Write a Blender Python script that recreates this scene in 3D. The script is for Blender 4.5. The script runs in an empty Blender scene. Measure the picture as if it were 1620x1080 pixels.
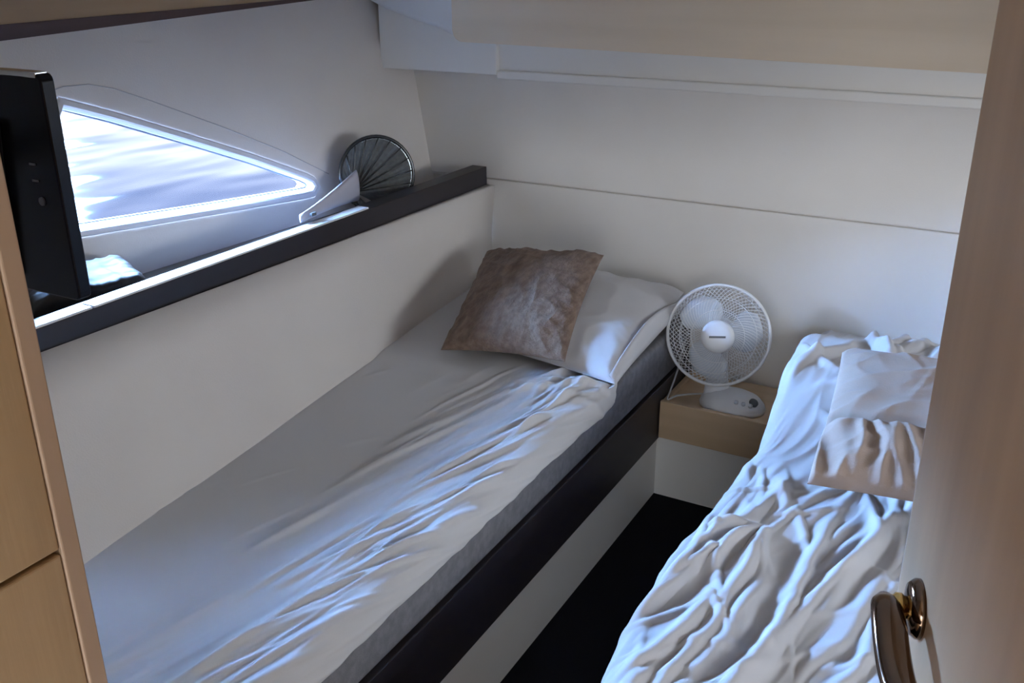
import bpy, bmesh, math
import numpy as np
from mathutils import Vector, Matrix, geometry

# ------------------------------------------------------------------ camera
scene = bpy.context.scene
COL = scene.collection

def camera_matrix(yaw, pitch, roll, loc):
    cy, sy, cp, sp = math.cos(yaw), math.sin(yaw), math.cos(pitch), math.sin(pitch)
    f = Vector((sy * cp, cy * cp, -sp)); r = Vector((cy, -sy, 0)); d = f.cross(r)
    cr, sr = math.cos(roll), math.sin(roll)
    R = cr * r + sr * d; Dn = -sr * r + cr * d
    m = Matrix((R, -Dn, -f)).transposed().to_4x4()
    m.translation = loc
    return m

cam_data = bpy.data.cameras.new('camera')
cam_data.sensor_width = 36.0
cam_data.lens = 1533.7 / 1620 * 36.0
cam_data.clip_start = 0.02
cam = bpy.data.objects.new('camera', cam_data)
COL.objects.link(cam)
cam.matrix_world = camera_matrix(-.511491, .384252, .00629, Vector((0, 0, 1.5)))
scene.camera = cam

# ------------------------------------------------------------------ sky, sun, exposure
SKY, SUN, SUN_ANGLE, SUN_AZ, SUN_EL = 12.5, 420.0, 71, -88, 27.5
world = bpy.data.worlds.new('sky'); scene.world = world
world.use_nodes = True
wn, wl = world.node_tree.nodes, world.node_tree.links
wn.clear()
wo = wn.new('ShaderNodeOutputWorld'); bg = wn.new('ShaderNodeBackground')
tc = wn.new('ShaderNodeTexCoord'); sx = wn.new('ShaderNodeSeparateXYZ'); rp = wn.new('ShaderNodeValToRGB')
mp = wn.new('ShaderNodeMapRange')
mp.inputs[1].default_value = -1; mp.inputs[2].default_value = 1
wl.new(tc.outputs['Generated'], sx.inputs[0]); wl.new(sx.outputs['Z'], mp.inputs[0]); wl.new(mp.outputs[0], rp.inputs[0])
e = rp.color_ramp.elements
e[0].position = 0.47; e[0].color = (.44, .43, .41, 1)
e[1].position = 0.53; e[1].color = (.93, .955, 1.0, 1)
x_ = e.new(0.85); x_.color = (.80, .89, 1.0, 1)
wl.new(rp.outputs[0], bg.inputs[0]); bg.inputs[1].default_value = SKY
wl.new(bg.outputs[0], wo.inputs[0])

sun_data = bpy.data.lights.new('hazy_sun', 'SUN')
sun_data.energy = SUN; sun_data.angle = math.radians(SUN_ANGLE); sun_data.color = (.275, .52, 1.0)
sun = bpy.data.objects.new('hazy_sun', sun_data); COL.objects.link(sun)
az, el = math.radians(SUN_AZ), math.radians(SUN_EL)
sdir = Vector((math.sin(az) * math.cos(el), math.cos(az) * math.cos(el), math.sin(el)))
sun.rotation_euler = sdir.to_track_quat('Z', 'Y').to_euler()
sun.location = sdir * 6

def portal(name, loc, direction, sx, sy):
    l = bpy.data.lights.new(name, 'AREA'); l.shape = 'RECTANGLE'; l.size = sx; l.size_y = sy
    l.cycles.is_portal = True
    o = bpy.data.objects.new(name, l); COL.objects.link(o)
    o.location = loc; o.rotation_euler = Vector(direction).to_track_quat('-Z', 'Z').to_euler()
    return o
portal('portal_window_port', (-1.93, 1.62, 1.04), (1, 0, 0), 1.15, .42)
portal('portal_fill_window', (1.34, 1.60, 1.17), (-1, 0, 0), 1.6, .58)
portal('portal_fill_opening', (-.06, -1.06, .59), (0, 1, 0), .92, 1.30)  # unseen end of the passage, left open to let in fill light

scene.view_settings.view_transform = 'Standard'
scene.view_settings.look = 'None'
scene.view_settings.gamma = 1.0
scene.view_settings.use_curve_mapping = False
scene.view_settings.exposure = .22
scene.cycles.use_denoising = True
scene.cycles.max_bounces = 14
scene.cycles.diffuse_bounces = 8
scene.cycles.transparent_max_bounces = 16
scene.cycles.caustics_reflective = False
scene.cycles.caustics_refractive = False
scene.cycles.sample_clamp_indirect = 6.0

# ------------------------------------------------------------------ materials
MATS = {}
def mat(name, col, rough=.6, metal=0., spec=.5, col2=None, nscale=8., stretch=(1, 1, 1), bump=0., bscale=200.,
        sheen=0., coat=0., bstretch=(1, 1, 1), detail=6., lo=.35, hi=.65):
    if name in MATS: return MATS[name]
    m = bpy.data.materials.new(name); m.use_nodes = True
    N, L = m.node_tree.nodes, m.node_tree.links
    b = N['Principled BSDF']
    b.inputs['Base Color'].default_value = (*col, 1)
    b.inputs['Roughness'].default_value = rough
    b.inputs['Metallic'].default_value = metal
    b.inputs['Specular IOR Level'].default_value = spec
    b.inputs['Sheen Weight'].default_value = sheen
    b.inputs['Coat Weight'].default_value = coat
    t = N.new('ShaderNodeTexCoord')
    if col2:
        mpn = N.new('ShaderNodeMapping'); mpn.inputs['Scale'].default_value = stretch
        n = N.new('ShaderNodeTexNoise'); n.inputs['Scale'].default_value = nscale; n.inputs['Detail'].default_value = detail
        r = N.new('ShaderNodeValToRGB')
        r.color_ramp.elements[0].position = lo; r.color_ramp.elements[0].color = (*col, 1)
        r.color_ramp.elements[1].position = hi; r.color_ramp.elements[1].color = (*col2, 1)
        L.new(t.outputs['Object'], mpn.inputs[0]); L.new(mpn.outputs[0], n.inputs['Vector'])
        L.new(n.outputs[0], r.inputs[0]); L.new(r.outputs[0], b.inputs['Base Color'])
    if bump:
        mpb = N.new('ShaderNodeMapping'); mpb.inputs['Scale'].default_value = bstretch
        n2 = N.new('ShaderNodeTexNoise'); n2.inputs['Scale'].default_value = bscale; n2.inputs['Detail'].default_value = 3
        bp = N.new('ShaderNodeBump'); bp.inputs['Strength'].default_value = bump; bp.inputs['Distance'].default_value = .004
        L.new(t.outputs['Object'], mpb.inputs[0]); L.new(mpb.outputs[0], n2.inputs['Vector'])
        L.new(n2.outputs[0], bp.inputs['Height']); L.new(bp.outputs[0], b.inputs['Normal'])
    MATS[name] = m
    return m

VINYL = mat('cream_vinyl', (.69, .64, .60), .62, col2=(.73, .685, .64), nscale=3., bump=.12, bscale=260)
VINYL_FAR = mat('cream_vinyl_panel', (.75, .72, .68), .6, col2=(.78, .755, .72), nscale=3., bump=.12, bscale=260)
GEL = mat('white_gelcoat', (.81, .80, .77), .35, col2=(.83, .82, .79), nscale=4.)
WINFRAME = mat('window_surround_white', (.74, .74, .77), .4)
SHELF = mat('beige_shelf_lining', (.16, .14, .12), .7)
LIP = mat('white_rail_cap', (.80, .80, .80), .35)
DARK = mat('wenge_veneer', (.016, .013, .016), .42, col2=(.026, .02, .021), nscale=14, stretch=(1, .06, 1), spec=.4)
CARPET = mat('black_carpet', (.006, .006, .008), .95, spec=.1, bump=.8, bscale=900)
OAK = mat('oak_veneer', (.36, .25, .145), .45, col2=(.43, .305, .18), nscale=16, stretch=(1.2, 1.2, .07), bump=.05, bscale=300, bstretch=(1, 1, .05), coat=.15)
TANP = mat('beige_overhead_veneer', (.74, .62, .47), .5, col2=(.79, .67, .52), nscale=16, stretch=(.07, 1.2, 1.2), bump=.05, bscale=300, bstretch=(.05, 1, 1))
OAK_H = mat('oak_veneer_horizontal', (.57, .41, .25), .45, col2=(.65, .47, .30), nscale=16, stretch=(.07, 1.2, 1.2), bump=.05, bscale=300, bstretch=(.05, 1, 1))
OAK_L = mat('oak_veneer_lengthwise', (.40, .27, .15), .45, col2=(.47, .33, .19), nscale=16, stretch=(1.2, .07, 1.2))
OAK_D = mat('oak_door_varnished', (.33, .21, .122), .42, col2=(.395, .255, .15), nscale=14, stretch=(1.4, 1.4, .08), coat=.08)
JAMB = mat('oak_jamb_edge', (.40, .29, .215), .5, col2=(.46, .34, .255), nscale=16, stretch=(1.2, 1.2, .07))
REDTRIM = mat('mahogany_edge', (.05, .022, .018), .5, col2=(.075, .035, .028), nscale=20, stretch=(1, .05, 1))
SHEET = mat('cotton_sheet', (.605, .595, .595), .85, spec=.2, sheen=.15, bump=.10, bscale=700)
DUVET = mat('cotton_duvet', (.53, .52, .53), .85, spec=.2, sheen=.15, bump=.12, bscale=600)
PILLOW = mat('cotton_pillowcase', (.56, .55, .56), .85, spec=.2, sheen=.15, bump=.10, bscale=600)
FUR = mat('tan_plush', (.165, .108, .076), .95, spec=.1, sheen=.08, col2=(.24, .165, .12), nscale=70, stretch=(1, .4, 1), bump=.9, bscale=170, bstretch=(1, .45, 1))
SATIN = mat('beige_satin', (.30, .225, .185), .75, spec=.3, sheen=.1, col2=(.35, .268, .222), nscale=9, bump=.2, bscale=300)
MATTRESS = mat('grey_mattress_ticking', (.17, .165, .17), .9, spec=.2, col2=(.22, .21, .215), nscale=60, bump=.3, bscale=500)
FANW = mat('white_fan_plastic', (.78, .80, .83), .35)
FANBLADE = mat('pale_fan_blade', (.70, .75, .82), .25)
GREY = mat('grey_plastic', (.10, .11, .12), .4)
CABLE = mat('pale_cable', (.45, .45, .46), .5)
BLACK = mat('tv_black_gloss', (.004, .004, .006), .25, spec=.18)
BLACKM = mat('tv_black_matt', (.006, .006, .008), .5, spec=.2)
CHROME = mat('polished_trim', (.75, .80, .80), .12, metal=1.)
BRONZE = mat('dark_bronze', (.20, .135, .095), .10, metal=1.)
BRASS = mat('polished_brass', (.85, .62, .25), .12, metal=1.)
NET = mat('dark_pleated_mesh', (.085, .085, .08), .7, col2=(.12, .12, .11), nscale=80)
RIMB = mat('black_hoop', (.01, .01, .01), .18, coat=.4)
HANDLEW = mat('pale_lilac_plastic', (.62, .62, .72), .4)
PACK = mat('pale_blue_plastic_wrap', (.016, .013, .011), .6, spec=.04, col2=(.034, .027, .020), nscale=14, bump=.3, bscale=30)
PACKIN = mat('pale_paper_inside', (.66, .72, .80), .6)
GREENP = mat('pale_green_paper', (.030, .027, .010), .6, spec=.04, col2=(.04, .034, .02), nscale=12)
WATER = mat('harbour_water', (.0003, .0020, .0050), .05, spec=.0055)

def water_setup(m):
    N, L = m.node_tree.nodes, m.node_tree.links
    b = N['Principled BSDF']; b.inputs['IOR'].default_value = 1.33; b.inputs['Specular Tint'].default_value = (.28, .56, 1.0, 1)
    t = N.new('ShaderNodeTexCoord'); mpn = N.new('ShaderNodeMapping'); mpn.inputs['Scale'].default_value = (1, .55, 1)
    n = N.new('ShaderNodeTexNoise'); n.inputs['Scale'].default_value = 1.3; n.inputs['Detail'].default_value = 2.0
    bp = N.new('ShaderNodeBump'); bp.inputs['Strength'].default_value = .30; bp.inputs['Distance'].default_value = .15
    L.new(t.outputs['Object'], mpn.inputs[0]); L.new(mpn.outputs[0], n.inputs['Vector'])
    L.new(n.outputs[0], bp.inputs['Height']); L.new(bp.outputs[0], b.inputs['Normal'])
water_setup(WATER)

def glass_material(name, tint):
    m = bpy.data.materials.new(name); m.use_nodes = True
    N, L = m.node_tree.nodes, m.node_tree.links
    N.clear()
    out = N.new('ShaderNodeOutputMaterial'); mix = N.new('ShaderNodeMixShader')
    tr = N.new('ShaderNodeBsdfTransparent'); tr.inputs[0].default_value = (*tint, 1)
    gl = N.new('ShaderNodeBsdfGlossy'); gl.inputs['Roughness'].default_value = .03
    fr = N.new('ShaderNodeFresnel'); fr.inputs[0].default_value = 1.2
    L.new(fr.outputs[0], mix.inputs[0]); L.new(tr.outputs[0], mix.inputs[1]); L.new(gl.outputs[0], mix.inputs[2])
    L.new(mix.outputs[0], out.inputs[0])
    return m
GLASS = glass_material('window_glass', (.94, .97, 1.0))

# ------------------------------------------------------------------ helpers
def link(name, me, material=None, parent=None, smooth=False):
    o = bpy.data.objects.new(name, me); COL.objects.link(o)
    if material: me.materials.append(material)
    if smooth:
        me.polygons.foreach_set('use_smooth', [True] * len(me.polygons))
    if parent: o.parent = parent
    return o

def tag(o, label=None, cat=None, group=None, kind=None):
    if label: o['label'] = label
    if cat: o['category'] = cat
    if group: o['group'] = group
    if kind: o['kind'] = kind
    return o

def empty(name, loc, label, cat, group=None):
    o = bpy.data.objects.new(name, None); COL.objects.link(o); o.location = loc
    o.empty_display_size = .05
    return tag(o, label, cat, group)

def reparent_keep(o, parent):
    """parts are modelled in world coordinates; parents are unrotated empties"""
    o.parent = parent
    bpyloc = Vector(parent.location)
    p = parent.parent
    while p:
        bpyloc += Vector(p.location); p = p.parent
    o.location = Vector(o.location) - bpyloc
    return o

def from_bm(name, bm, material, parent=None, smooth=False):
    bmesh.ops.recalc_face_normals(bm, faces=bm.faces)
    me = bpy.data.meshes.new(name); bm.to_mesh(me); bm.free()
    o = link(name, me, material, None, smooth)
    if parent: reparent_keep(o, parent)
    return o

def bm_box(bm, a, b, bevel=0., seg=2):
    vs = [bm.verts.new((x, y, z)) for x in (a[0], b[0]) for y in (a[1], b[1]) for z in (a[2], b[2])]
    fs = []
    for q in ((0, 1, 3, 2), (4, 6, 7, 5), (0, 4, 5, 1), (2, 3, 7, 6), (0, 2, 6, 4), (1, 5, 7, 3)):
        fs.append(bm.faces.new([vs[i] for i in q]))
    if bevel:
        es = list({ed for f in fs for ed in f.edges})
        bmesh.ops.bevel(bm, geom=es, offset=bevel, segments=seg, profile=.5, affect='EDGES')

def box(name, a, b, material, parent=None, bevel=0., seg=2, smooth=False):
    bm = bmesh.new(); bm_box(bm, a, b, bevel, seg)
    return from_bm(name, bm, material, parent, smooth)

def bm_hexa(bm, c):
    """c: 8 corner points: bottom loop (4) then top loop (4)"""
    v = [bm.verts.new(p) for p in c]
    for q in ((3, 2, 1, 0), (4, 5, 6, 7), (0, 1, 5, 4), (1, 2, 6, 5), (2, 3, 7, 6), (3, 0, 4, 7)):
        bm.faces.new([v[i] for i in q])

def hexa(name, c, material, parent=None):
    bm = bmesh.new(); bm_hexa(bm, c)
    return from_bm(name, bm, material, parent)

def bm_tube(bm, pts, rad, n=8, caps=True, flat=1.0, closed=False):
    pts = [Vector(p) for p in pts]
    rads = rad if hasattr(rad, '__len__') else [rad] * len(pts)
    rings = []; up = Vector((0, 0, 1)); prev = None
    for i, p in enumerate(pts):
        if closed: t = pts[(i + 1) % len(pts)] - pts[i - 1]
        else: t = pts[min(i + 1, len(pts) - 1)] - pts[max(i - 1, 0)]
        t.normalize()
        if prev is None:
            a = t.cross(up)
            if a.length < 1e-3: a = t.cross(Vector((1, 0, 0)))
        else:
            a = prev - t * prev.dot(t)
        a.normalize(); prev = a.copy(); c = t.cross(a)
        rings.append([bm.verts.new(p + (a * math.cos(2 * math.pi * k / n) + c * flat * math.sin(2 * math.pi * k / n)) * rads[i]) for k in range(n)])
    m = len(rings)
    for i in range(m if closed else m - 1):
        A, B = rings[i], rings[(i + 1) % m]
        for k in range(n): bm.faces.new((A[k], A[(k + 1) % n], B[(k + 1) % n], B[k]))
    if caps and not closed:
        bm.faces.new(rings[0][::-1]); bm.faces.new(rings[-1])

def bm_lathe(bm, prof, centre, axis, n=32, sx=1., sy=1.):
    """prof: list of (r, h) along axis"""
    ax = Vector(axis).normalized(); u = ax.cross(Vector((0, 0, 1)))
    if u.length < 1e-3: u = Vector((1, 0, 0))
    u.normalize(); v = ax.cross(u); centre = Vector(centre)
    rings = []
    for r, hh in prof:
        if r < 1e-6: rings.append([bm.verts.new(centre + ax * hh)])
        else: rings.append([bm.verts.new(centre + ax * hh + (u * sx * math.cos(2 * math.pi * k / n) + v * sy * math.sin(2 * math.pi * k / n)) * r) for k in range(n)])
    for A, B in zip(rings, rings[1:]):
        for k in range(n):
            a0, a1 = A[k % len(A)], A[(k + 1) % len(A)]; b0, b1 = B[k % len(B)], B[(k + 1) % len(B)]
            f = []
            for w in (a0, a1, b1, b0):
                if w not in f: f.append(w)
            if len(f) > 2: bm.faces.new(f)
    if len(rings[0]) > 1: bm.faces.new(rings[0][::-1])
    if len(rings[-1]) > 1: bm.faces.new(rings[-1])

def prism(name, poly, vec, material, parent=None, bevel=0.):
    bm = bmesh.new(); vec = Vector(vec)
    A = [bm.verts.new(p) for p in poly]; B = [bm.verts.new(Vector(p) + vec) for p in poly]
    bm.faces.new(A); bm.faces.new(B[::-1]); n = len(A)
    for i in range(n): bm.faces.new((A[i], B[i], B[(i + 1) % n], A[(i + 1) % n]))
    if bevel: bmesh.ops.bevel(bm, geom=list(bm.edges), offset=bevel, segments=2, profile=.5, affect='EDGES')
    return from_bm(name, bm, material, parent)

# vectorised gradient noise for cloth
def _hash(ix, iy, seed):
    h = (ix.astype(np.int64) * 374761393 + iy.astype(np.int64) * 668265263 + seed * 1274126177) & 0x7fffffff
    h = ((h ^ (h >> 13)) * 1274126177) & 0x7fffffff
    h = h ^ (h >> 16)
    return (h & 0xffff) / 65535. * 2 * math.pi

def gnoise(x, y, seed=0):
    x, y = np.broadcast_arrays(np.asarray(x, float), np.asarray(y, float))
    ix, iy = np.floor(x), np.floor(y); fx, fy = x - ix, y - iy
    u = fx ** 3 * (fx * (fx * 6 - 15) + 10); v = fy ** 3 * (fy * (fy * 6 - 15) + 10)
    def g(dx, dy):
        a = _hash(ix + dx, iy + dy, seed); return np.cos(a) * (fx - dx) + np.sin(a) * (fy - dy)
    return (g(0, 0) * (1 - u) + g(1, 0) * u) * (1 - v) + (g(0, 1) * (1 - u) + g(1, 1) * u) * v

def ridge(x, y, seed=0, sharp=1.6):
    return np.clip(1 - np.abs(gnoise(x, y, seed)) * 2.6, 0, 1) ** sharp

def folds(Q, Y, specs):
    """sum of soft creases: (q0, y0, angle from +y, half length, width, height, curvature)"""
    out = np.zeros(np.broadcast(Q, Y).shape)
    for q0, y0, ang, ln, w, A, cv_ in specs:
        du_, dv_ = Q - q0, Y - y0
        al = du_ * math.sin(ang) + dv_ * math.cos(ang)
        ac = du_ * math.cos(ang) - dv_ * math.sin(ang) - cv_ * al * al
        ww = w * np.where(ac > 0, .75, 1.25)
        out += A * np.exp(-(ac / ww) ** 2) * np.clip(1 - (al / ln) ** 2, 0, 1) ** 1.5
    return out

def sstep(a, b, x):
    t = np.clip((x - a) / (b - a), 0, 1); return t * t * (3 - 2 * t)

def grid_mesh(name, X, Y, Z, material, parent=None, thick=0., smooth=True, wrap=False):
    r, c = X.shape
    v = np.stack([X, Y, Z], -1).reshape(-1, 3)
    i = np.arange(r * c).reshape(r, c)
    f = np.stack([i[:-1, :-1], i[:-1, 1:], i[1:, 1:], i[1:, :-1]], -1).reshape(-1, 4)
    me = bpy.data.meshes.new(name); me.from_pydata(v.tolist(), [], f.tolist()); me.update()
    o = link(name, me, material, None, smooth)
    if thick:
        md = o.modifiers.new('thickness', 'SOLIDIFY'); md.thickness = thick; md.offset = -1
    if parent: reparent_keep(o, parent)
    return o

# ------------------------------------------------------------------ the shell of the cabin
XC = -.31                                   # mirror line, shifted to move the unseen right fill window farther off
def mirror(p): return (2 * XC - p[0], p[1], p[2])
D = 2.65                                    # far bulkhead
CEIL = 1.78

def S(o, label=None):
    return tag(o, label, kind='structure')

# floor of the passage between the berths
S(box('floor', (-1.95, .2, -.06), (1.35, D, 0.), CARPET), 'black carpet on the narrow floor between the two berths')

# far bulkhead: lower panel, upper panel standing slightly proud, seam between them
S(box('wall_back', (-2.05, D + .012, -.05), (1.45, D + .08, CEIL + .05), VINYL_FAR), 'cream panelled bulkhead behind the bed heads')
wb = bpy.data.objects['wall_back']
for nm, z0, z1, dy in (('lower_panel', 0.0, .818, .002), ('upper_panel', .823, CEIL, -.004)):
    reparent_keep(box(nm, (-2.0, D + dy, z0), (1.40, D + .02, z1), VINYL_FAR, bevel=.003), wb)

# lower hull lining (leans outward, tapers toward the foot)
def xw(y): return -1.395 - .108 * (y - .912)
def lower_lining(name, flip, label):
    ys = np.linspace(.2, D, 14)
    P = []
    for y in ys:
        row = []
        for t in np.linspace(0, 1, 7):
            z = .30 + (.80 - .30) * t
            zz = (z - .5) / .27
            xb = xw(y); xt = -1.578
            x = xb + (xt - xb) * zz - .012 * math.sin(max(0, min(1, zz)) * math.pi)
            row.append((x, y, z))
        P.append(row)
    P = np.array(P)
    if flip: P[..., 0] = 2 * XC - P[..., 0]
    o = grid_mesh(name, P[..., 0], P[..., 1], P[..., 2], VINYL)
    md = o.modifiers.new('thickness', 'SOLIDIFY'); md.thickness = .03; md.offset = 1 if flip else -1
    return S(o, label)
lower_lining('wall_left', False, 'cream lining between the mattress and the dark shelf rail')
lower_lining('wall_right', True, 'cream hull lining on the far side of the crumpled berth')

# upper hull lining with window opening
def xu(y, z): return -1.868 + .062 * (y - 1.4) - .17 * (z - .855)
WIN = [(1.414, 1.183), (1.529, 1.140), (1.722, 1.060), (1.907, .981), (2.078, .901), (2.100, .888), (2.106, .877), (2.095, .869), (2.063, .870),
       (1.771, .892), (1.359, .926), (1.262, .934), (1.246, .942), (1.252, .958)]
def offset_poly(poly, d):
    n = len(poly); out = []
    A = sum(poly[i][0] * poly[(i + 1) % n][1] - poly[(i + 1) % n][0] * poly[i][1] for i in range(n))
    s = 1 if A < 0 else -1
    for i in range(n):
        p0, p1, p2 = Vector(poly[i - 1]), Vector(poly[i]), Vector(poly[(i + 1) % n])
        a = (p1 - p0).normalized(); b = (p2 - p1).normalized()
        na = Vector((-a.y, a.x)) * s; nb = Vector((-b.y, b.x)) * s
        m = (na + nb); m.normalize()
        k = d / max(.45, m.dot(na))
        out.append(tuple(p1 + m * k))
    return out

WIN_FILL = [(2.25, 1.36), (2.30, 1.31), (2.30, 1.00), (2.25, .95), (1.05, .95), (1.00, 1.00), (1.00, 1.31), (1.05, 1.36)]  # unseen opposite window, size and place invented for fill light
WINS = (WIN, WIN_FILL)
def window_wall(side):
    WIN = WINS[side]
    fl = (lambda p: mirror(p)) if side else (lambda p: p)
    nm = 'upper_lining'
    outer = [(.2, .76), (D + .005, .76), (D + .005, CEIL + .02), (.2, CEIL + .02)]
    hole = offset_poly(WIN, .018)
    tri = geometry.tessellate_polygon([[Vector((a, b, 0)) for a, b in outer], [Vector((a, b, 0)) for a, b in hole]])
    pts = outer + hole
    bm = bmesh.new()
    A = [bm.verts.new(fl((xu(a, b), a, b))) for a, b in pts]
    B = [bm.verts.new(fl((xu(a, b) - .05, a, b))) for a, b in pts]
    for t in tri:
        try:
            bm.faces.new([A[i] for i in t]); bm.faces.new([B[i] for i in reversed(t)])
        except ValueError: pass
    for lo, n in ((0, 4), (4, len(hole))):
        for i in range(n):
            j, k = lo + i, lo + (i + 1) % n
            bm.faces.new((A[j], A[k], B[k], B[j]))
    w = from_bm('wall_left_upper' if not side else 'wall_right_upper', bm, VINYL)
    S(w, 'cream hull lining around the pointed window' if not side else 'cream hull lining opposite, around the unseen fill window')
    # raised surround moulding seam
    if not side:
        seam = [(1.30, 1.19), (1.36, 1.214), (1.428, 1.226), (1.49, 1.224), (1.551, 1.208), (1.643, 1.169), (1.831, 1.083), (2.025, .987), (2.175, .899)]
        bm = bmesh.new()
        bm_tube(bm, [(xu(a, b) + .0005, a, b) for a, b in seam], .0013, 6)
        reparent_keep(from_bm('lining_seam', bm, mat('seam_grey', (.40, .38, .37), .8)), w)
    # window: frame, reveal, pane
    win = bpy.data.objects.new('window_%d' % (1 + side), None); COL.objects.link(win)
    win.location = fl((-1.87, 1.65, .9)); win['kind'] = 'structure'
    win['label'] = 'pointed wedge-shaped hull window looking down on bright water' if not side else 'unseen oblong hull window on the opposite side, sized for fill light'
    lip_o = offset_poly(WIN, .016); lip_o2 = offset_poly(WIN, .020)
    prof = [(lip_o2, .002), (lip_o, .007), (offset_poly(WIN, .006), .007), (offset_poly(WIN, .002), .003), (WIN, -.022), (WIN, -.06)]
    bm = bmesh.new(); rings = []
    for poly, dx in prof: rings.append([bm.verts.new(fl((xu(a, b) + dx, a, b))) for a, b in poly])
    n = len(WIN)
    for Ra, Rb in zip(rings, rings[1:]):
        for i in range(n): bm.faces.new((Ra[i], Ra[(i + 1) % n], Rb[(i + 1) % n], Rb[i]))
    fr = from_bm('window_frame', bm, WINFRAME, win)
    gp = offset_poly(WIN, .004)
    bm = bmesh.new()
    gA = [bm.verts.new(fl((xu(a, b) - .024, a, b))) for a, b in gp]; bm.faces.new(gA)
    from_bm('pane', bm, GLASS, win)
    g = offset_poly(WIN, -.005)
    bm = bmesh.new()
    bm_tube(bm, [fl((xu(a, b) - .0215, a, b)) for a, b in g], .0022, 6, closed=True)
    from_bm('gasket', bm, mat('window_gasket', (.10, .11, .15), .6), win)
    return w
window_wall(0); window_wall(1)

# outer hull skin outside the lining keeps daylight out of the cavity
for side in (0, 1):
    fl = mirror if side else (lambda p: p)
    c = [(-2.0, .1, -.1), (-1.30, .1, -.1), (-1.30, D + .1, -.1), (-2.0, D + .1, -.1)]
    o = hexa('hull_bottom', [fl(p) for p in [(-2.02, .1, -.1), (-1.2, .1, -.1), (-1.2, D + .1, -.1), (-2.02, D + .1, -.1),
                                             (-2.02, .1, .28), (-1.75, .1, .28), (-1.75, D + .1, .28), (-2.02, D + .1, .28)]], GEL)
    S(o, 'hull skin below the lining, %s berth' % ('tidy' if side == 0 else 'crumpled'))

# shelf and dark rail with white cap, left side; plain mirror on the right
def shelf(side):
    fl = mirror if side else (lambda p: p)
    def hx(name, x0, x1, y0, y1, z0, z1, m, parent=None):
        a, b = fl((x0, 0, 0))[0], fl((x1, 0, 0))[0]
        return box(name, (min(a, b), y0, z0), (max(a, b), y1, z1), m, parent, bevel=.0015)
    s = hx('trim_%d' % (1 + side * 4), -1.95, -1.60, .292, D - .001, .765, .787, SHELF)
    S(s, 'pale shelf under the hull window' if not side else 'pale shelf on the opposite side')
    r = hx('trim_%d' % (2 + side * 4), -1.628, -1.575, .292, D - .002, .757, .858, DARK)
    S(r, 'dark wenge rail along the front of the window shelf' if not side else 'dark rail on the opposite shelf')
    if not side:
        for y0, y1 in ((.292, 1.146), (1.150, 2.03)):
            c = hx('rail_cap', -1.612, -1.5765, y0, y1, .8575, .8625, LIP)
            reparent_keep(c, r)
shelf(0); shelf(1)

# near bulkhead with the doorway, cabin side cream
S(box('wall_front', (-2.05, .264, -.05), (-.455, .290, CEIL), VINYL), 'cream bulkhead beside the doorway behind the television')
S(box('wall_front_right', (.175, .268, -.05), (1.45, .300, CEIL), VINYL), 'cream bulkhead on the hinge side of the doorway')
# passage outside: oak panels each side
pl = S(box('wall_passage', (-.52, -1.0, -.05), (-.432, .262, CEIL), OAK), 'oak panelled passage wall beside the doorway')
for z0, z1 in ((-.04, 1.2055), (1.2085, 1.77)):
    reparent_keep(box('oak_panel', (-.435, -.99, z0), (-.42, .2605, z1), OAK, bevel=.0012), pl)
S(box('wall_passage_right', (.30, -1.0, -.05), (.38, .262, CEIL), OAK), 'oak passage wall behind the hinge side')
S(box('floor_passage', (-.52, -1.0, -.06), (.38, .2, 0.), CARPET), 'carpet of the passage outside the cabin')
S(box('door_frame', (-.462, .2608, 0.), (-.4185, .2716, CEIL - .005), JAMB, bevel=.001), 'pale oak edge strip of the doorway jamb')
S(box('door_frame_hinge_side', (.128, .262, 0.), (.178, .300, CEIL - .005), JAMB, bevel=.002), 'oak jamb on the hinge side')
# ceiling
S(box('ceiling', (-2.05, -1.0, CEIL), (1.45, D + .08, CEIL + .05), GEL), 'white ceiling lining')
S(box('passage_opening_mask', (-.52, -1.04, 1.22), (.38, -1.0, CEIL + .05), OAK), 'unseen oak board added to limit the fill light from the passage opening')  # unseen, its lower edge sets how much fill light enters from behind

# oak valance along the top of the left lining, with a tapering dark edge
vz = lambda y: 1.3605 + .037 * (y - 1.077)
band = lambda y: max(.0035, .026 - .026 * (y - 1.08))
ys = [.30, 1.08, 1.45, 2.02]
bm = bmesh.new()
for a, b in zip(ys, ys[1:]):
    bm_hexa(bm, [(-1.63, a, vz(a) + band(a)), (-1.60, a, vz(a) + band(a)), (-1.60, b, vz(b) + band(b)), (-1.63, b, vz(b) + band(b)),
                 (-1.63, a, CEIL), (-1.60, a, CEIL), (-1.60, b, CEIL), (-1.63, b, CEIL)])
bmesh.ops.remove_doubles(bm, verts=bm.verts, dist=1e-5)
val = S(from_bm('trim_3', bm, OAK_L), 'oak valance along the ceiling above the window')
bm = bmesh.new()
for a, b in zip(ys, ys[1:]):
    bm_hexa(bm, [(-1.632, a, vz(a)), (-1.598, a, vz(a)), (-1.598, b, vz(b)), (-1.632, b, vz(b)),
                 (-1.632, a, vz(a) + band(a)), (-1.598, a, vz(a) + band(a)), (-1.598, b, vz(b) + band(b)), (-1.632, b, vz(b) + band(b))])
bmesh.ops.remove_doubles(bm, verts=bm.verts, dist=1e-5)
reparent_keep(from_bm('dark_edge', bm, REDTRIM), val)

# white beam along the far bulkhead, recessed face with a lower lip
bm_o = box('trim_4', (-1.86, 2.50, 1.163), (-1.45, D, 1.36), GEL, bevel=.002)
S(bm_o, 'white box beam under the overhead panel')
reparent_keep(box('recessed_face', (-1.4505, 2.516, 1.176), (1.25, D, 1.36), GEL), bm_o)
reparent_keep(box('lower_lip', (-1.4505, 2.503, 1.152), (1.25, D, 1.176), GEL, bevel=.003), bm_o)

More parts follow.
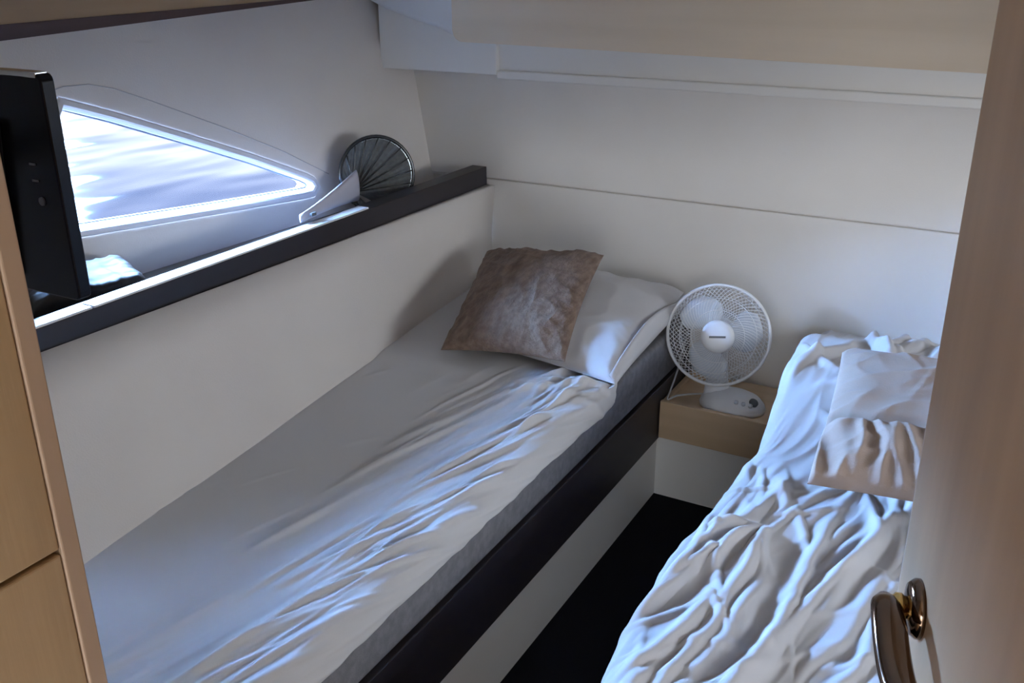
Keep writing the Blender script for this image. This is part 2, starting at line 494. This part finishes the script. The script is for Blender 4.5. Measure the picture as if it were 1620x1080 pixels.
# overhead box faced in oak, lower corner rounded, white fairing to the left
YP, X0, X1, ZB = 2.40, -1.533, 1.22, 1.2405
arc = [(X0 + .03 * (1 - math.cos(t)), YP, ZB + .02 + .03 * (1 - math.sin(t))) for t in np.linspace(0, math.pi / 2, 7)]
poly = [(X0, YP, CEIL)] + arc + [(X1, YP, ZB - .016), (X1, YP, CEIL)]
oh = S(prism('trim_7', poly, (0, .03, 0), TANP, bevel=.003), 'tan overhead panel across the top of the far bulkhead')
under = prism('underside', [(X0 + .04, YP + .025, ZB + .03), (X1, YP + .025, ZB - .006), (X1, YP + .025, ZB + .05), (X0 + .04, YP + .025, ZB + .09)], (0, .095, 0), GEL)
reparent_keep(under, oh)
cv = [(-1.525, 2.409, 1.273), (-1.587, 2.416, 1.295), (-1.690, 2.435, 1.315), (-1.790, 2.446, 1.341), (-1.870, 2.448, 1.372), (-1.92, 2.448, 1.40)]
bm = bmesh.new()
lo = [bm.verts.new(p) for p in cv]
mid = [bm.verts.new((p[0] + .01, p[1] - .004, p[2] + .012)) for p in cv]
hi = [bm.verts.new((p[0] + .04, p[1] - .02, CEIL)) for p in cv]
bk = [bm.verts.new((p[0], p[1] + .05, p[2] + .004)) for p in cv]
for i in range(len(cv) - 1):
    bm.faces.new((lo[i], lo[i + 1], mid[i + 1], mid[i])); bm.faces.new((mid[i], mid[i + 1], hi[i + 1], hi[i])); bm.faces.new((bk[i], bk[i + 1], lo[i + 1], lo[i]))
reparent_keep(from_bm('fairing', bm, mat('fairing_white', (.76, .77, .78), .4), smooth=True), oh)

# white end panel under the bedside box
S(box('baseboard_back', (-.862, 2.387, 0.), (-.44, 2.45, .192), GEL), 'white panel closing the floor passage under the wooden box')

# ------------------------------------------------------------------ water outside
bm = bmesh.new()
for q in (((-80, -70, .30), (-2.10, -70, .30), (-2.10, 80, .30), (-80, 80, .30)),):
    bm.faces.new([bm.verts.new(p) for p in q])
tag(from_bm('water', bm, WATER), 'bright rippled harbour water seen through the window', 'water', kind='structure')
bm = bmesh.new()
bm.faces.new([bm.verts.new(p) for p in ((1.50, -70, .30), (60, -70, .30), (60, 80, .30), (1.50, 80, .30))])
tag(from_bm('water', bm, WATER), 'harbour water on the other side of the hull', 'water', kind='structure')

# ------------------------------------------------------------------ berth bases
def berth(name, label, x_face, side, y0):
    root = empty(name, (x_face + (-.4 if side == 0 else .35), 1.5, 0), label, 'bed base')
    xb = x_face - .52 if side == 0 else x_face + 1.20
    a, b = min(x_face, xb), max(x_face, xb)
    box('kick_panel', (a, y0, 0.001), (b, 2.646, .186), GEL, root)
    d = .006 if side == 0 else -.006
    box('front_board', (min(x_face + d, x_face + d * -4), y0, .186), (max(x_face + d, x_face + d * -4), 2.646, .352), DARK, root, bevel=.003)
    box('platform', (a + .02, y0 + .005, .19), (b - .02 if side == 0 else b, 2.64, .345), OAK_H, root)
    return root
berth('berth_base', 'dark fronted bed base with white kick panel under the smooth tidy bed', -.8595, 0, .305)
berth('berth_base', 'bed base under the crumpled bedding beside the open door', -.452, 1, .96)

# mattresses
def mattress(name, poly, z0, z1, label):
    bm = bmesh.new()
    A = [bm.verts.new((x, y, z0)) for x, y in poly]; B = [bm.verts.new((x, y, z1)) for x, y in poly]
    n = len(poly); bm.faces.new(A[::-1]); bm.faces.new(B)
    for i in range(n): bm.faces.new((A[i], A[(i + 1) % n], B[(i + 1) % n], B[i]))
    bmesh.ops.bevel(bm, geom=list(bm.edges), offset=.018, segments=3, profile=.5, affect='EDGES')
    return tag(from_bm(name, bm, MATTRESS, smooth=True), label, 'mattress')
mattress('mattress', [(xw(.31) + .02, .31), (-.858, .31), (-.858, 2.64), (xw(2.64) + .015, 2.64)], .353, .488, 'grey mattress whose side shows below the tidy white sheet')
mattress('mattress', [(-.455, .97), (.745, .97), (.90, 2.64), (-.455, 2.64)], .353, .475, 'grey mattress hidden under the crumpled duvet')

# ------------------------------------------------------------------ tidy sheet on the left berth
def left_sheet():
    nv, ns = 620, 300
    y = np.linspace(.312, 2.63, nv)[:, None]
    s = np.linspace(0, 1, ns)[None, :]
    xwv = xw(y) + .010
    R = .045; zt = .503
    hem = .052 + .010 * gnoise(y * 7, 0 * y, 3) + .004 * gnoise(y * 21, 0 * y, 4)
    hem = hem * (1 - sstep(2.00, 2.10, y)) - .10 * sstep(2.00, 2.12, y)
    Wt = (-.846 - R) - xwv
    arcL = R * math.pi / 2
    Ltot = Wt + arcL + (hem - R) * 1.0
    d = s * Ltot
    top = d < Wt
    th = np.clip((d - Wt) / R, 0, math.pi / 2)
    x = np.where(top, xwv + d, xwv + Wt + R * np.sin(th))
    z = np.where(top, zt, zt - R * (1 - np.cos(th)))
    over = np.maximum(0, d - Wt - arcL)
    z = z - over
    nx, nz = np.sin(th) * np.ones_like(d), np.cos(th) * np.ones_like(d)
    X = x; Y = y + 0 * d
    # folds run nearly lengthwise and fan out over the front edge
    t = np.clip((d - (Wt - .34)) / .34, 0, 1.3)
    a = d - Wt - .20 * (Y - 1.2)
    wrp = .010 * gnoise(X * 6, Y * 3.2, 21)
    m1 = sstep(.05, .9, t)
    Q = d - Wt + wrp
    rng = np.random.default_rng(7)
    sp = []
    for k in range(70):                            # streaks running off over the front edge
        sp.append((rng.uniform(-.10, .035), .42 + 1.62 * (k + rng.uniform(0, 1)) / 70, rng.uniform(.10, .34), rng.uniform(.07, .19),
                   rng.uniform(.005, .0105), rng.uniform(.004, .0095), rng.uniform(-.3, .9)))
    for k in range(34):                            # longer shallow ones further in
        sp.append((rng.uniform(-.28, -.05), rng.uniform(.45, 2.0), rng.uniform(.08, .30), rng.uniform(.10, .28),
                   rng.uniform(.007, .015), rng.uniform(.002, .0060), rng.uniform(-.3, .3)))
    for k in range(14):                            # faint creases on the quiet part
        sp.append((rng.uniform(-.52, -.26), rng.uniform(.6, 1.9), rng.uniform(.05, .55), rng.uniform(.05, .16),
                   rng.uniform(.006, .012), rng.uniform(.0012, .0028), rng.uniform(-.4, .4)))
    for k in range(13):                            # bunching beside the pillow
        sp.append((rng.uniform(-.12, .05), rng.uniform(1.86, 2.06), rng.uniform(.55, 1.25), rng.uniform(.07, .13),
                   rng.uniform(.008, .013), rng.uniform(.007, .014), rng.uniform(-1.5, 1.5)))
    f = folds(Q, Y, sp)
    f += .0018 * m1 * ridge((a + wrp) / .022, Y / .22, 12, 1.5)
    f += .006 * gnoise(X * 3.2, Y * 2.4, 31)
    # step where it is pushed up under the cushion
    f += .008 * sstep(1.86, 1.93, Y) * (1 - t * .6).clip(0, 1)
    side = 1 - sstep(.0, .02, over) * .75
    f = f * np.clip(side, .25, 1)
    f = f * sstep(0, .02, d)
    X = X + nx * f; Z = z + nz * f
    # wall end curls up a touch
    Z = Z - .022 * (1 - sstep(0, .028, d)) ** 2
    o = grid_mesh('bed_sheet', X, Y, Z, SHEET, thick=.004)
    return tag(o, 'smooth white sheet over the tidy bed below the window', 'sheet')
left_sheet()

# ------------------------------------------------------------------ pillows and cushions
def pillow(name, c00, c10, c11, c01, thick, material, n=90, pinch=.06, seed=0, wr=.004, wr_scale=.06, flat_bottom=.6, power=2.4, extra=None, sharp=1.5):
    """c00,c10,c11,c01: corners (u-,v-),(u+,v-),(u+,v+),(u-,v+) of the mid surface"""
    c00, c10, c11, c01 = [np.array(c, float) for c in (c00, c10, c11, c01)]
    u = np.linspace(-1, 1, n); U, V = np.meshgrid(u, u)
    U = np.sign(U) * (1 - (1 - abs(U)) ** 1.35); V = np.sign(V) * (1 - (1 - abs(V)) ** 1.35)
    # edges bow inward between the corners
    Ub = U * (1 - pinch * (1 - V ** 2)); Vb = V * (1 - pinch * (1 - U ** 2))
    S_, T_ = (Ub + 1) / 2, (Vb + 1) / 2
    P = (c00 * ((1 - S_) * (1 - T_))[..., None] + c10 * (S_ * (1 - T_))[..., None] + c11 * (S_ * T_)[..., None] + c01 * ((1 - S_) * T_)[..., None])
    nrm = np.cross(c10 - c00, c01 - c00); nrm /= np.linalg.norm(nrm)
    if nrm[2] < 0: nrm = -nrm
    prof = ((1 - abs(U) ** power) * (1 - abs(V) ** power)).clip(0, 1) ** .46
    L1 = np.linalg.norm(c10 - c00); L2 = np.linalg.norm(c01 - c00)
    A, B = U * L1 / 2, V * L2 / 2
    wn_ = wr * (ridge(A / wr_scale + .5 * gnoise(B * 8, A * 8, seed + 1), B / (wr_scale * 2.6), seed, sharp) +
                .6 * ridge(B / wr_scale + .5 * gnoise(A * 9, B * 9, seed + 2), A / (wr_scale * 2.2), seed + 5, sharp) +
                1.2 * gnoise(A / (wr_scale * 1.4), B / (wr_scale * 1.4), seed + 9))
    # radiating puckers near the border
    wn_ += wr * .7 * ridge(np.arctan2(V, U) * 5, np.hypot(U, V) * 1.2, seed + 13, 2) * sstep(.5, .9, np.maximum(abs(U), abs(V)))
    ht = prof * thick * .5 + wn_ * sstep(0, .25, prof)
    if extra is not None: ht = ht + extra(U, V) * sstep(0, .2, prof)
    hb = prof * thick * .5 * flat_bottom
    Pt = P + nrm * ht[..., None]; Pb = P - nrm * hb[..., None]
    vt = Pt.reshape(-1, 3); i = np.arange(n * n).reshape(n, n)
    border = np.zeros((n, n), bool); border[0] = border[-1] = True; border[:, 0] = border[:, -1] = True
    j = np.full((n, n), -1); j[border] = i[border]
    inner = ~border; j[inner] = n * n + np.arange(inner.sum())
    verts = np.concatenate([vt, Pb[inner]])
    def quads(k, rev):
        q = np.stack([k[:-1, :-1], k[:-1, 1:], k[1:, 1:], k[1:, :-1]], -1).reshape(-1, 4)
        return q[:, ::-1] if rev else q
    F = np.concatenate([quads(i, False), quads(j, True)])
    me = bpy.data.meshes.new(name); me.from_pydata(verts.tolist(), [], F.tolist()); me.update()
    bm = bmesh.new(); bm.from_mesh(me); bmesh.ops.recalc_face_normals(bm, faces=bm.faces); bm.to_mesh(me); bm.free()
    return link(name, me, material, None, True)

o = pillow('pillow', (-1.27, 2.03, .540), (-.825, 1.975, .527), (-.885, 2.625, .552), (-1.42, 2.625, .560), .135, PILLOW, seed=3, wr=.004, wr_scale=.10, pinch=.035, flat_bottom=.45)
tag(o, 'white bed pillow under the fluffy tan cushion', 'pillow')
# open end flap of the pillowcase
flap = grid_mesh('pillowcase_hem', *[np.array(a) for a in (
    [[-.846 - .04 * t + .016 * math.sin(math.pi * k) for k in np.linspace(0, 1, 10)] for t in np.linspace(0, 1, 30)],
    [[1.985 + .60 * t for k in np.linspace(0, 1, 10)] for t in np.linspace(0, 1, 30)],
    [[.508 + .075 * k * (.45 + .55 * math.sin(math.pi * min(1, t * 1.05))) for k in np.linspace(0, 1, 10)] for t in np.linspace(0, 1, 30)])], PILLOW, thick=.003)
flap.parent = o

o = pillow('cushion', (-1.285, 1.915, .548), (-.955, 1.965, .563), (-1.072, 2.45, .688), (-1.461, 2.45, .645), .115, FUR, seed=17, wr=.0055, wr_scale=.06, pinch=.065, flat_bottom=.35, n=110)
tag(o, 'fluffy tan cushion propped on the white pillow', 'cushion')

# ------------------------------------------------------------------ crumpled duvet on the right berth
def bed_top(X, Y):
    return .500 + .085 * sstep(1.92, 2.22, Y) * (1 - .75 * sstep(2.40, 2.63, Y))

def right_duvet():
    nv, ns = 600, 620
    y = np.linspace(.955, 2.625, nv)[:, None]
    s = np.linspace(0, 1, ns)[None, :]
    xe = np.interp(y, [.95, 1.04, 1.39, 1.89, 2.30, 2.54, 2.63], [-.452, -.462, -.486, -.466, -.492, -.505, -.49])
    xe = xe + .006 * gnoise(y * 7, 0 * y, 51) + .003 * gnoise(y * 19, 0 * y, 52)
    R = .05; drop = .13
    xr = .735
    Wt = xr - (xe + R); arcL = R * math.pi / 2
    L = Wt + arcL + drop
    d = s * L                                   # from right to left
    top = d < Wt
    th = np.clip((d - Wt) / R, 0, math.pi / 2)
    x = np.where(top, xr - d, xe + R - R * np.sin(th))
    over = np.maximum(0, d - Wt - arcL)
    Y = y + 0 * d
    z = bed_top(x, Y) - R * (1 - np.cos(th)) - over
    nx, nz = -np.sin(th), np.cos(th)
    q = xr - d                                   # unrolled across coordinate
    wrp = .022 * gnoise(q * 5, Y * 2.6, 61) + .009 * gnoise(q * 13, Y * 7, 62)
    a = q - .17 * Y
    foot = 1 - sstep(1.68, 1.86, Y)              # long folds on the foot half
    hd = 1 - foot
    rng = np.random.default_rng(23)
    A0 = math.atan(.17)
    sp = []
    for k in range(30):                            # long folds toward the foot
        sp.append((-.52 + .66 * (k + rng.uniform(0, 1)) / 30, rng.uniform(.95, 1.66), A0 + rng.uniform(-.14, .14), rng.uniform(.16, .42),
                   rng.uniform(.009, .017), rng.uniform(.009, .018), rng.uniform(-.25, .25)))
    for k in range(110):                            # shorter crumples between them
        sp.append((rng.uniform(-.52, .16), rng.uniform(.95, 1.80), A0 + rng.normal(0, .38), rng.uniform(.05, .17),
                   rng.uniform(.006, .012), rng.uniform(.003, .0085), rng.uniform(-1.5, 1.5)))
    for k in range(12):                            # folds drawn toward the cushion corner
        an = rng.uniform(-.9, .9)
        sp.append((-.33 - .10 * math.sin(an + .5), 1.60 - .11 * math.cos(an), an * .8 + .25, rng.uniform(.07, .14), rng.uniform(.007, .013), rng.uniform(.006, .011), rng.uniform(-.8, .8)))
    for k in range(42):                            # crumple at the head
        sp.append((rng.uniform(-.56, .08), rng.uniform(1.72, 2.60), rng.choice([-.9, -.55, .35, .8]) + rng.normal(0, .25), rng.uniform(.06, .19),
                   rng.uniform(.009, .020), rng.uniform(.006, .018), rng.uniform(-1.5, 1.5)))
    f = folds(q + wrp, Y, sp)
    f += .0028 * ridge((a + 1.5 * wrp) / .034, Y / .22, 66, 1.5)
    f += hd * .014 * gnoise(q * 5, Y * 5, 74)
    f += .006 * gnoise(q * 5, Y * 3, 75)
    f = f - .010
    f = f * (1 - .72 * sstep(0, 1.2, th))
    f = f - .008
    X = x + nx * f; Z = z + nz * f
    Z = np.maximum(Z, .36)
    o = grid_mesh('duvet', X, Y, Z, DUVET, thick=.004)
    return tag(o, 'crumpled white duvet on the berth beside the open door', 'duvet')
right_duvet()

def pinches(U, V):
    w = .05 * gnoise(U * 2.2, V * 2.2, 5)
    low = 1 - sstep(-.42, -.22, V)
    g = .018 * low * ridge((U + .25 * V + w) * 3.4, V * 1.2, 6, 1.5) - .010 * low
    g += -.020 * np.exp(-((V + .26 + .10 * gnoise(U * 2, V * 0, 7)) / .05) ** 2)      # crease across the cushion
    g += .010 * low
    g += .004 * ridge((V - .45 * U) * 3, U * 1.4, 8, 2.2)
    return g
o = pillow('cushion', (-.298, 1.672, .556), (.115, 1.70, .566), (.10, 2.145, .668), (-.338, 2.125, .652), .105, SATIN, seed=29, wr=.0035, wr_scale=.07, pinch=.03, flat_bottom=.25, n=130, power=3.6, extra=pinches)
tag(o, 'puckered beige satin cushion lying on the crumpled duvet', 'cushion')

# ------------------------------------------------------------------ bedside box
root = empty('bedside_box', (-.66, 2.50, .19), 'open topped oak box between the bed heads under the fan', 'bedside box')
bx0, bx1, by0, by1 = -.851, -.456, 2.372, 2.645
box('front_board', (bx0, by0, .195), (bx1, by0 + .016, .310), OAK_H, root, bevel=.002)
box('side_board', (bx0, by0 + .016, .195), (bx0 + .014, by1, .306), OAK_H, root, bevel=.002)
box('side_board', (bx1 - .014, by0 + .016, .195), (bx1, by1, .306), OAK_H, root, bevel=.002)
box('top_board', (bx0 + .014, by0 + .016, .276), (bx1 - .014, by1, .296), OAK_H, root)

# ------------------------------------------------------------------ table fan
def table_fan():
    FC = Vector((-.722, 2.452, .507)); RAD = .139
    root = empty('table_fan', (-.705, 2.455, .296), 'white table fan with a round wire guard on the oak box', 'fan')
    yaw, tilt = math.radians(14), math.radians(15)
    ax = Vector((math.sin(yaw) * math.cos(tilt), -math.cos(yaw) * math.cos(tilt), math.sin(tilt)))
    u = Vector((math.cos(yaw), math.sin(yaw), 0)); v = u.cross(ax) * -1
    v = ax.cross(u); 
    if v.z < 0: v = -v
    def P(r, t, hh): return FC + (u * math.cos(t) + v * math.sin(t)) * r + ax * hh
    # rim
    bm = bmesh.new()
    bm_tube(bm, [P(RAD, 2 * math.pi * k / 64, 0) for k in range(64)], .0048, 8, closed=True)
    from_bm('guard_rim', bm, FANW, root, True)
    def guard(name, front, n, tw):
        bm = bmesh.new()
        for k in range(n):
            pts = []
            for q in np.linspace(0, 1, 8):
                r = .040 + (RAD - .040) * q
                t = 2 * math.pi * k / n + tw * (1 - q)
                hh = (.036 if front else -.046) * (1 - (q ** 3.2))
                pts.append(P(r, t, hh))
            bm_tube(bm, pts, .0010, 4, caps=False)
        for rr in ((.072, .104) if front else (.07, .105, .125)):
            q = (rr - .040) / (RAD - .040); hh = (.036 if front else -.046) * (1 - q ** 3.2)
            bm_tube(bm, [P(rr, 2 * math.pi * k / 48, hh) for k in range(48)], .0011, 4, closed=True)
        return from_bm(name, bm, FANW, root, True)
    guard('front_guard', True, 66, .75)
    guard('rear_guard', False, 60, -.75)
    # badge
    bm = bmesh.new(); bm_lathe(bm, [(0, .047), (.030, .0465), (.041, .044), (.0455, .038), (.0455, .032), (0, .032)], FC, ax, 40)
    badge = from_bm('badge', bm, FANW, root, True)
    bm = bmesh.new()
    c = FC + ax * .0472
    for q in ((-.021, -.0032), (.021, .0032)): pass
    vs = [bm.verts.new(c + u * a + v * (b + a * .08) + ax * e_) for e_ in (0, .0006) for a, b in ((-.022, -.0028), (.022, -.0028), (.022, .0028), (-.022, .0028))]
    for qd in ((0, 1, 2, 3), (4, 5, 6, 7), (0, 1, 5, 4), (1, 2, 6, 5), (2, 3, 7, 6), (3, 0, 4, 7)): bm.faces.new([vs[i] for i in qd])
    lb = from_bm('badge_print', bm, GREY); reparent_keep(lb, badge)
    # blades
    for k in range(3):
        n1, n2 = 10, 10
        X = np.zeros((n1, n2)); Yy = X.copy(); Z = X.copy()
        t0 = 2 * math.pi * k / 3 + math.radians(118)
        for i, q in enumerate(np.linspace(0, 1, n1)):
            for j, w in enumerate(np.linspace(-1, 1, n2)):
                r = .022 + .098 * q
                half = math.radians(16 + 26 * math.sin(math.pi * min(1, .2 + q * .62))) * (1 - .42 * max(0, q - .72) / .28 * abs(w) ** 1)
                t = t0 + w * half + .35 * q
                p = P(r, t, -.004 + .016 * w * (.6 + .4 * q))
                X[i, j], Yy[i, j], Z[i, j] = p
        grid_mesh('blade', X, Yy, Z, FANBLADE, root, thick=.0018)
    bm = bmesh.new(); bm_lathe(bm, [(0, .016), (.016, .015), (.024, .008), (.024, -.014), (0, -.014)], FC, ax, 24)
    from_bm('hub', bm, FANBLADE, root, True)
    # motor housing
    bm = bmesh.new(); bm_lathe(bm, [(0, -.036), (.043, -.036), (.046, -.048), (.045, -.075), (.036, -.100), (.018, -.112), (0, -.114)], FC, ax, 32)
    from_bm('motor_housing', bm, FANW, root, True)
    # column
    bot = Vector((-.716, 2.462, .312)); topc = FC - ax * .070 - Vector((0, 0, .02))
    bm = bmesh.new(); bm_tube(bm, [bot + (topc - bot) * q for q in np.linspace(0, 1, 6)], [.040, .034, .030, .028, .027, .025], 20, flat=.8)
    from_bm('column', bm, FANW, root, True)
    # base: long low dome reaching forward
    bm = bmesh.new()
    bm_lathe(bm, [(.092, .0), (.094, .008), (.090, .020), (.076, .036), (.050, .047), (0, .051)], (-.668, 2.458, .2964), (0, 0, 1), 40, 1.0, .72)
    from_bm('base', bm, FANW, root, True)
    bm = bmesh.new(); bm_lathe(bm, [(.013, 0), (.013, .008), (.010, .011), (0, .011)], (-.605, 2.437, .330), (.45, -.25, .8), 18)
    from_bm('dial', bm, GREY, root, True)
    for k in range(3):
        bm = bmesh.new(); bm_lathe(bm, [(.006, 0), (.006, .006), (0, .007)], (-.645 + .019 * k, 2.412 + .004 * k, .334 - .003 * k), (.15, -.35, .9), 12)
        from_bm('push_button', bm, FANBLADE, root, True)
    # cord looping down beside the box and up to the berth side
    pts = [(-.742, 2.50, .305), (-.780, 2.46, .312), (-.815, 2.415, .318), (-.834, 2.385, .314), (-.838, 2.42, .330), (-.838, 2.47, .372), (-.842, 2.52, .42), (-.846, 2.57, .47)]
    bm = bmesh.new()
    cr = []
    pv = [Vector(p) for p in pts]
    for i in range(len(pv) - 1):
        p0, p1, p2, p3 = pv[max(0, i - 1)], pv[i], pv[i + 1], pv[min(len(pv) - 1, i + 2)]
        for q in np.linspace(0, 1, 6, endpoint=False):
            cr.append(.5 * ((2 * p1) + (-p0 + p2) * q + (2 * p0 - 5 * p1 + 4 * p2 - p3) * q * q + (-p0 + 3 * p1 - 3 * p2 + p3) * q ** 3))
    bm_tube(bm, cr, .0028, 6)
    from_bm('cord', bm, CABLE, root, True)
table_fan()

# ------------------------------------------------------------------ television on its bracket
tv = empty('television', (-1.07, .62, 1.157), 'thin black television hanging on a bracket beside the doorway', 'television')
prof = []
x0, x1, z0, z1 = -1.29, -.871, 1.157, 1.391
def rr_poly(x0, x1, z0, z1, r, y, sag=0.):
    pts = []
    for cx, cz, a0 in ((x1 - r, z1 - r, 0), (x0 + r, z1 - r, 90), (x0 + r, z0 + r, 180), (x1 - r, z0 + r, 270)):
        for k in range(5):
            t = math.radians(a0 + 22.5 * k); pts.append((cx + r * math.cos(t), y, cz + r * math.sin(t)))
    return pts
prism('casing', rr_poly(x0, x1, z0, z1, .008, .620), (0, .016, 0), BLACK, tv, bevel=.002)
prism('screen', rr_poly(x0 + .02, x1 - .02, z0 + .03, z1 - .02, .003, .6355), (0, .0015, 0), BLACK, tv)
box('top_trim', (x0 + .008, .6195, z1 - .0045), (x1 - .006, .634, z1 + .0012), CHROME, tv, bevel=.001)
prism('back_cover', [(x0 + .06, .621, z0 + .0), (x0 + .06, .621, z1 - .05), (x1 - .075, .621, z1 - .05), (x1 - .10, .621, z0 + .012)], (0, -.014, 0), BLACKM, tv, bevel=.003)
for k, (dx, zc) in enumerate(((-.031, 1.300), (-.031, 1.283))):
    box('port_mark', (x1 + dx - .009, .6188, zc - .001), (x1 + dx, .6202, zc + .001), GREY, tv)
bm = bmesh.new(); bm_lathe(bm, [(.0045, 0), (.0045, .0015), (0, .0015)], (x1 - .031, .620, 1.262), (0, -1, 0), 16)
from_bm('socket', bm, GREY, tv)
bm = bmesh.new(); bm_tube(bm, [(-1.10, .612, 1.28), (-1.10, .52, 1.28), (-1.15, .42, 1.28), (-1.15, .302, 1.28)], .014, 10)
from_bm('bracket_arm', bm, BLACKM, tv, True)
box('bracket_plate', (-1.20, .3005, 1.22), (-1.10, .312, 1.34), BLACKM, tv, bevel=.002)

# ------------------------------------------------------------------ things on the shelf
hf = empty('hand_fan', (-1.69, 2.14, .84), 'dark ribbed round hand fan with pale flared handle on the window shelf', 'hand fan')
HC = Vector((-1.705, 2.245, .897)); HR = .108
hu = Vector((.62, .785, 0)).normalized(); hn = Vector((.785, -.62, .0)).normalized()
hv = Vector((-.10, .06, .99)).normalized()
zcut = .7885
def HP(r, t): return HC + hu * (r * math.cos(t)) + hv * (r * math.sin(t))
tcut = math.asin(min(.98, (HC.z - zcut) / (HR * hv.z)))
bm = bmesh.new(); bm_tube(bm, [HP(HR, t) for t in np.linspace(-tcut, math.pi + tcut, 48)], .0055, 8)
from_bm('hoop', bm, RIMB, hf, True)
bm = bmesh.new(); bm_tube(bm, [HP(HR - .0065, t) + hn * .002 for t in np.linspace(-tcut + .05, math.pi * .62, 30)], .0013, 6)  # chrome strand added to stand in for the shine along the hoop
from_bm('hoop_modelled_highlight', bm, CHROME, hf, True)
src = HC + hu * (-.075) + hv * (-.043)
npl = 66
bm = bmesh.new(); ring = []
cvx = []
for i, t in enumerate(np.linspace(-tcut, math.pi + tcut, npl)):
    cvx.append((HP(HR - .003, t), (i % 2) * .003 - .001))
inner = []
for p, b in cvx:
    inner.append(src + (p - src).normalized() * .012)
A = [bm.verts.new(p + hn * b) for p, b in cvx]; B = [bm.verts.new(p) for p in inner]
for i in range(npl - 1): bm.faces.new((A[i], A[i + 1], B[i + 1], B[i]))
mm = from_bm('pleated_membrane', bm, NET, hf)
md = mm.modifiers.new('thickness', 'SOLIDIFY'); md.thickness = .0012
for t in np.linspace(-.32, math.pi * .80, 9):
    bm = bmesh.new()
    p = HP(HR - .004, t); pts = [src + (p - src) * q + hn * (.004 + .003 * math.sin(q * 3.1)) for q in np.linspace(.06, 1, 7)]
    bm_tube(bm, pts, .0016, 5); from_bm('rib', bm, RIMB, hf, True)
# flared handle
hd0 = src + hu * .012 + Vector((0, 0, .0))
tip = Vector((-1.628, 1.815, .874))
n1 = 14; secs = []
bm = bmesh.new()
for q in np.linspace(0, 1, n1):
    c = hd0 * (1 - q) + tip * q
    half = .034 * (1 - q) ** 1.6 + .011
    zc = (hd0.z + .018) * (1 - q) + tip.z * q
    wdt = .016 * (1 - q) + .012
    secs.append([bm.verts.new(Vector((c.x, c.y, zc)) + hn * (wdt * math.cos(t)) + Vector((0, 0, half * math.sin(t)))) for t in np.linspace(0, 2 * math.pi, 14, endpoint=False)])
for a, b in zip(secs, secs[1:]):
    for k in range(14): bm.faces.new((a[k], a[(k + 1) % 14], b[(k + 1) % 14], b[k]))
bm.faces.new(secs[0][::-1]); bm.faces.new(secs[-1])
from_bm('handle', bm, HANDLEW, hf, True)
hang = tip + Vector((.013, .030, .006))
box('hanging_slot', (hang.x - .003, hang.y - .004, hang.z - .004), (hang.x + .003, hang.y + .014, hang.z + .004), GREY, hf)

# clear wrapped packet and green leaflet
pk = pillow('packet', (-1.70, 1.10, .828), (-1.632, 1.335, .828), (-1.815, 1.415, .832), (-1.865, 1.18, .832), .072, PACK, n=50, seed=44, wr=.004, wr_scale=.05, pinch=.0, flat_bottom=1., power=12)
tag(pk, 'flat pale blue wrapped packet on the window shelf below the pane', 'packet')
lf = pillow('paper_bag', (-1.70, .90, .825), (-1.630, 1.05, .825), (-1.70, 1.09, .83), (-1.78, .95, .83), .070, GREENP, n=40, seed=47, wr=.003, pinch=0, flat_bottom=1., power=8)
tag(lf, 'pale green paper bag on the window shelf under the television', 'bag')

# ------------------------------------------------------------------ open door with its lever handle
E0 = Vector((-.056, .85, 0)); du = Vector((.305, -.953, 0)).normalized(); dn = Vector((-.953, -.305, 0)).normalized()
H0 = E0 + du * .575
door = bpy.data.objects.new('door_1', None); COL.objects.link(door); door.location = H0
tag(door, 'varnished oak door standing open into the cabin', kind='structure')
zb, zt_ = .555, CEIL - .012
zb = .02
def slab(name, s0, s1, n0, n1, z0, z1, m, parent, bevel=.0015):
    bm = bmesh.new()
    c = [E0 + du * a - dn * b + Vector((0, 0, z)) for z in (z0, z1) for a, b in ((s0, n0), (s1, n0), (s1, n1), (s0, n1))]
    bm_hexa(bm, c)
    if bevel: bmesh.ops.bevel(bm, geom=list(bm.edges), offset=bevel, segments=2, profile=.5, affect='EDGES')
    return from_bm(name, bm, m, parent)
leaf = slab('leaf', 0., .575, 0., .030, zb, zt_, OAK_D, door)
slab('edge_lipping', -.003, .0, .0005, .0295, zb, zt_, JAMB, door, 0)
base = E0 + du * .080 + Vector((0, 0, .969))
hdl = bpy.data.objects.new('handle', None); COL.objects.link(hdl); hdl.location = base; hdl['label'] = 'dark bronze lever handle with brass neck'
reparent_keep(hdl, door)
bm = bmesh.new(); bm_lathe(bm, [(.026, 0), (.026, .004), (.022, .009), (.013, .011), (0, .011)], base, dn, 32)
from_bm('rose', bm, BRONZE, hdl, True)
bm = bmesh.new(); bm_lathe(bm, [(.0100, .010), (.0100, .013), (.0122, .015), (.0122, .020), (.0100, .022), (.0100, .026), (0, .026)], base, dn, 24)
from_bm('neck', bm, BRASS, hdl, True)
pts, rad = [], []
for q in np.linspace(0, 1, 30):
    sft = -.014 + .135 * q
    out = .027 + .005 * math.sin(q * math.pi * .9) - .004 * q
    up = .006 * math.sin(q * 2 * math.pi) - .010 * q
    pts.append(base + du * sft + dn * out + Vector((0, 0, up)))
    rad.append(.0145 * (1 - .25 * abs(2 * q - 1) ** 3) * (.55 + .45 * min(1, q * 9)) * (.5 + .5 * min(1, (1 - q) * 9)))
bm = bmesh.new(); bm_tube(bm, pts, rad, 18, flat=.72)
from_bm('lever', bm, BRONZE, hdl, True)
for z in (.30, 1.50):
    bm = bmesh.new(); bm_tube(bm, [H0 + du * .004 + dn * .004 + Vector((0, 0, z + q)) for q in (-.04, 0, .04)], .006, 10)
    from_bm('hinge', bm, BRASS, door, True)
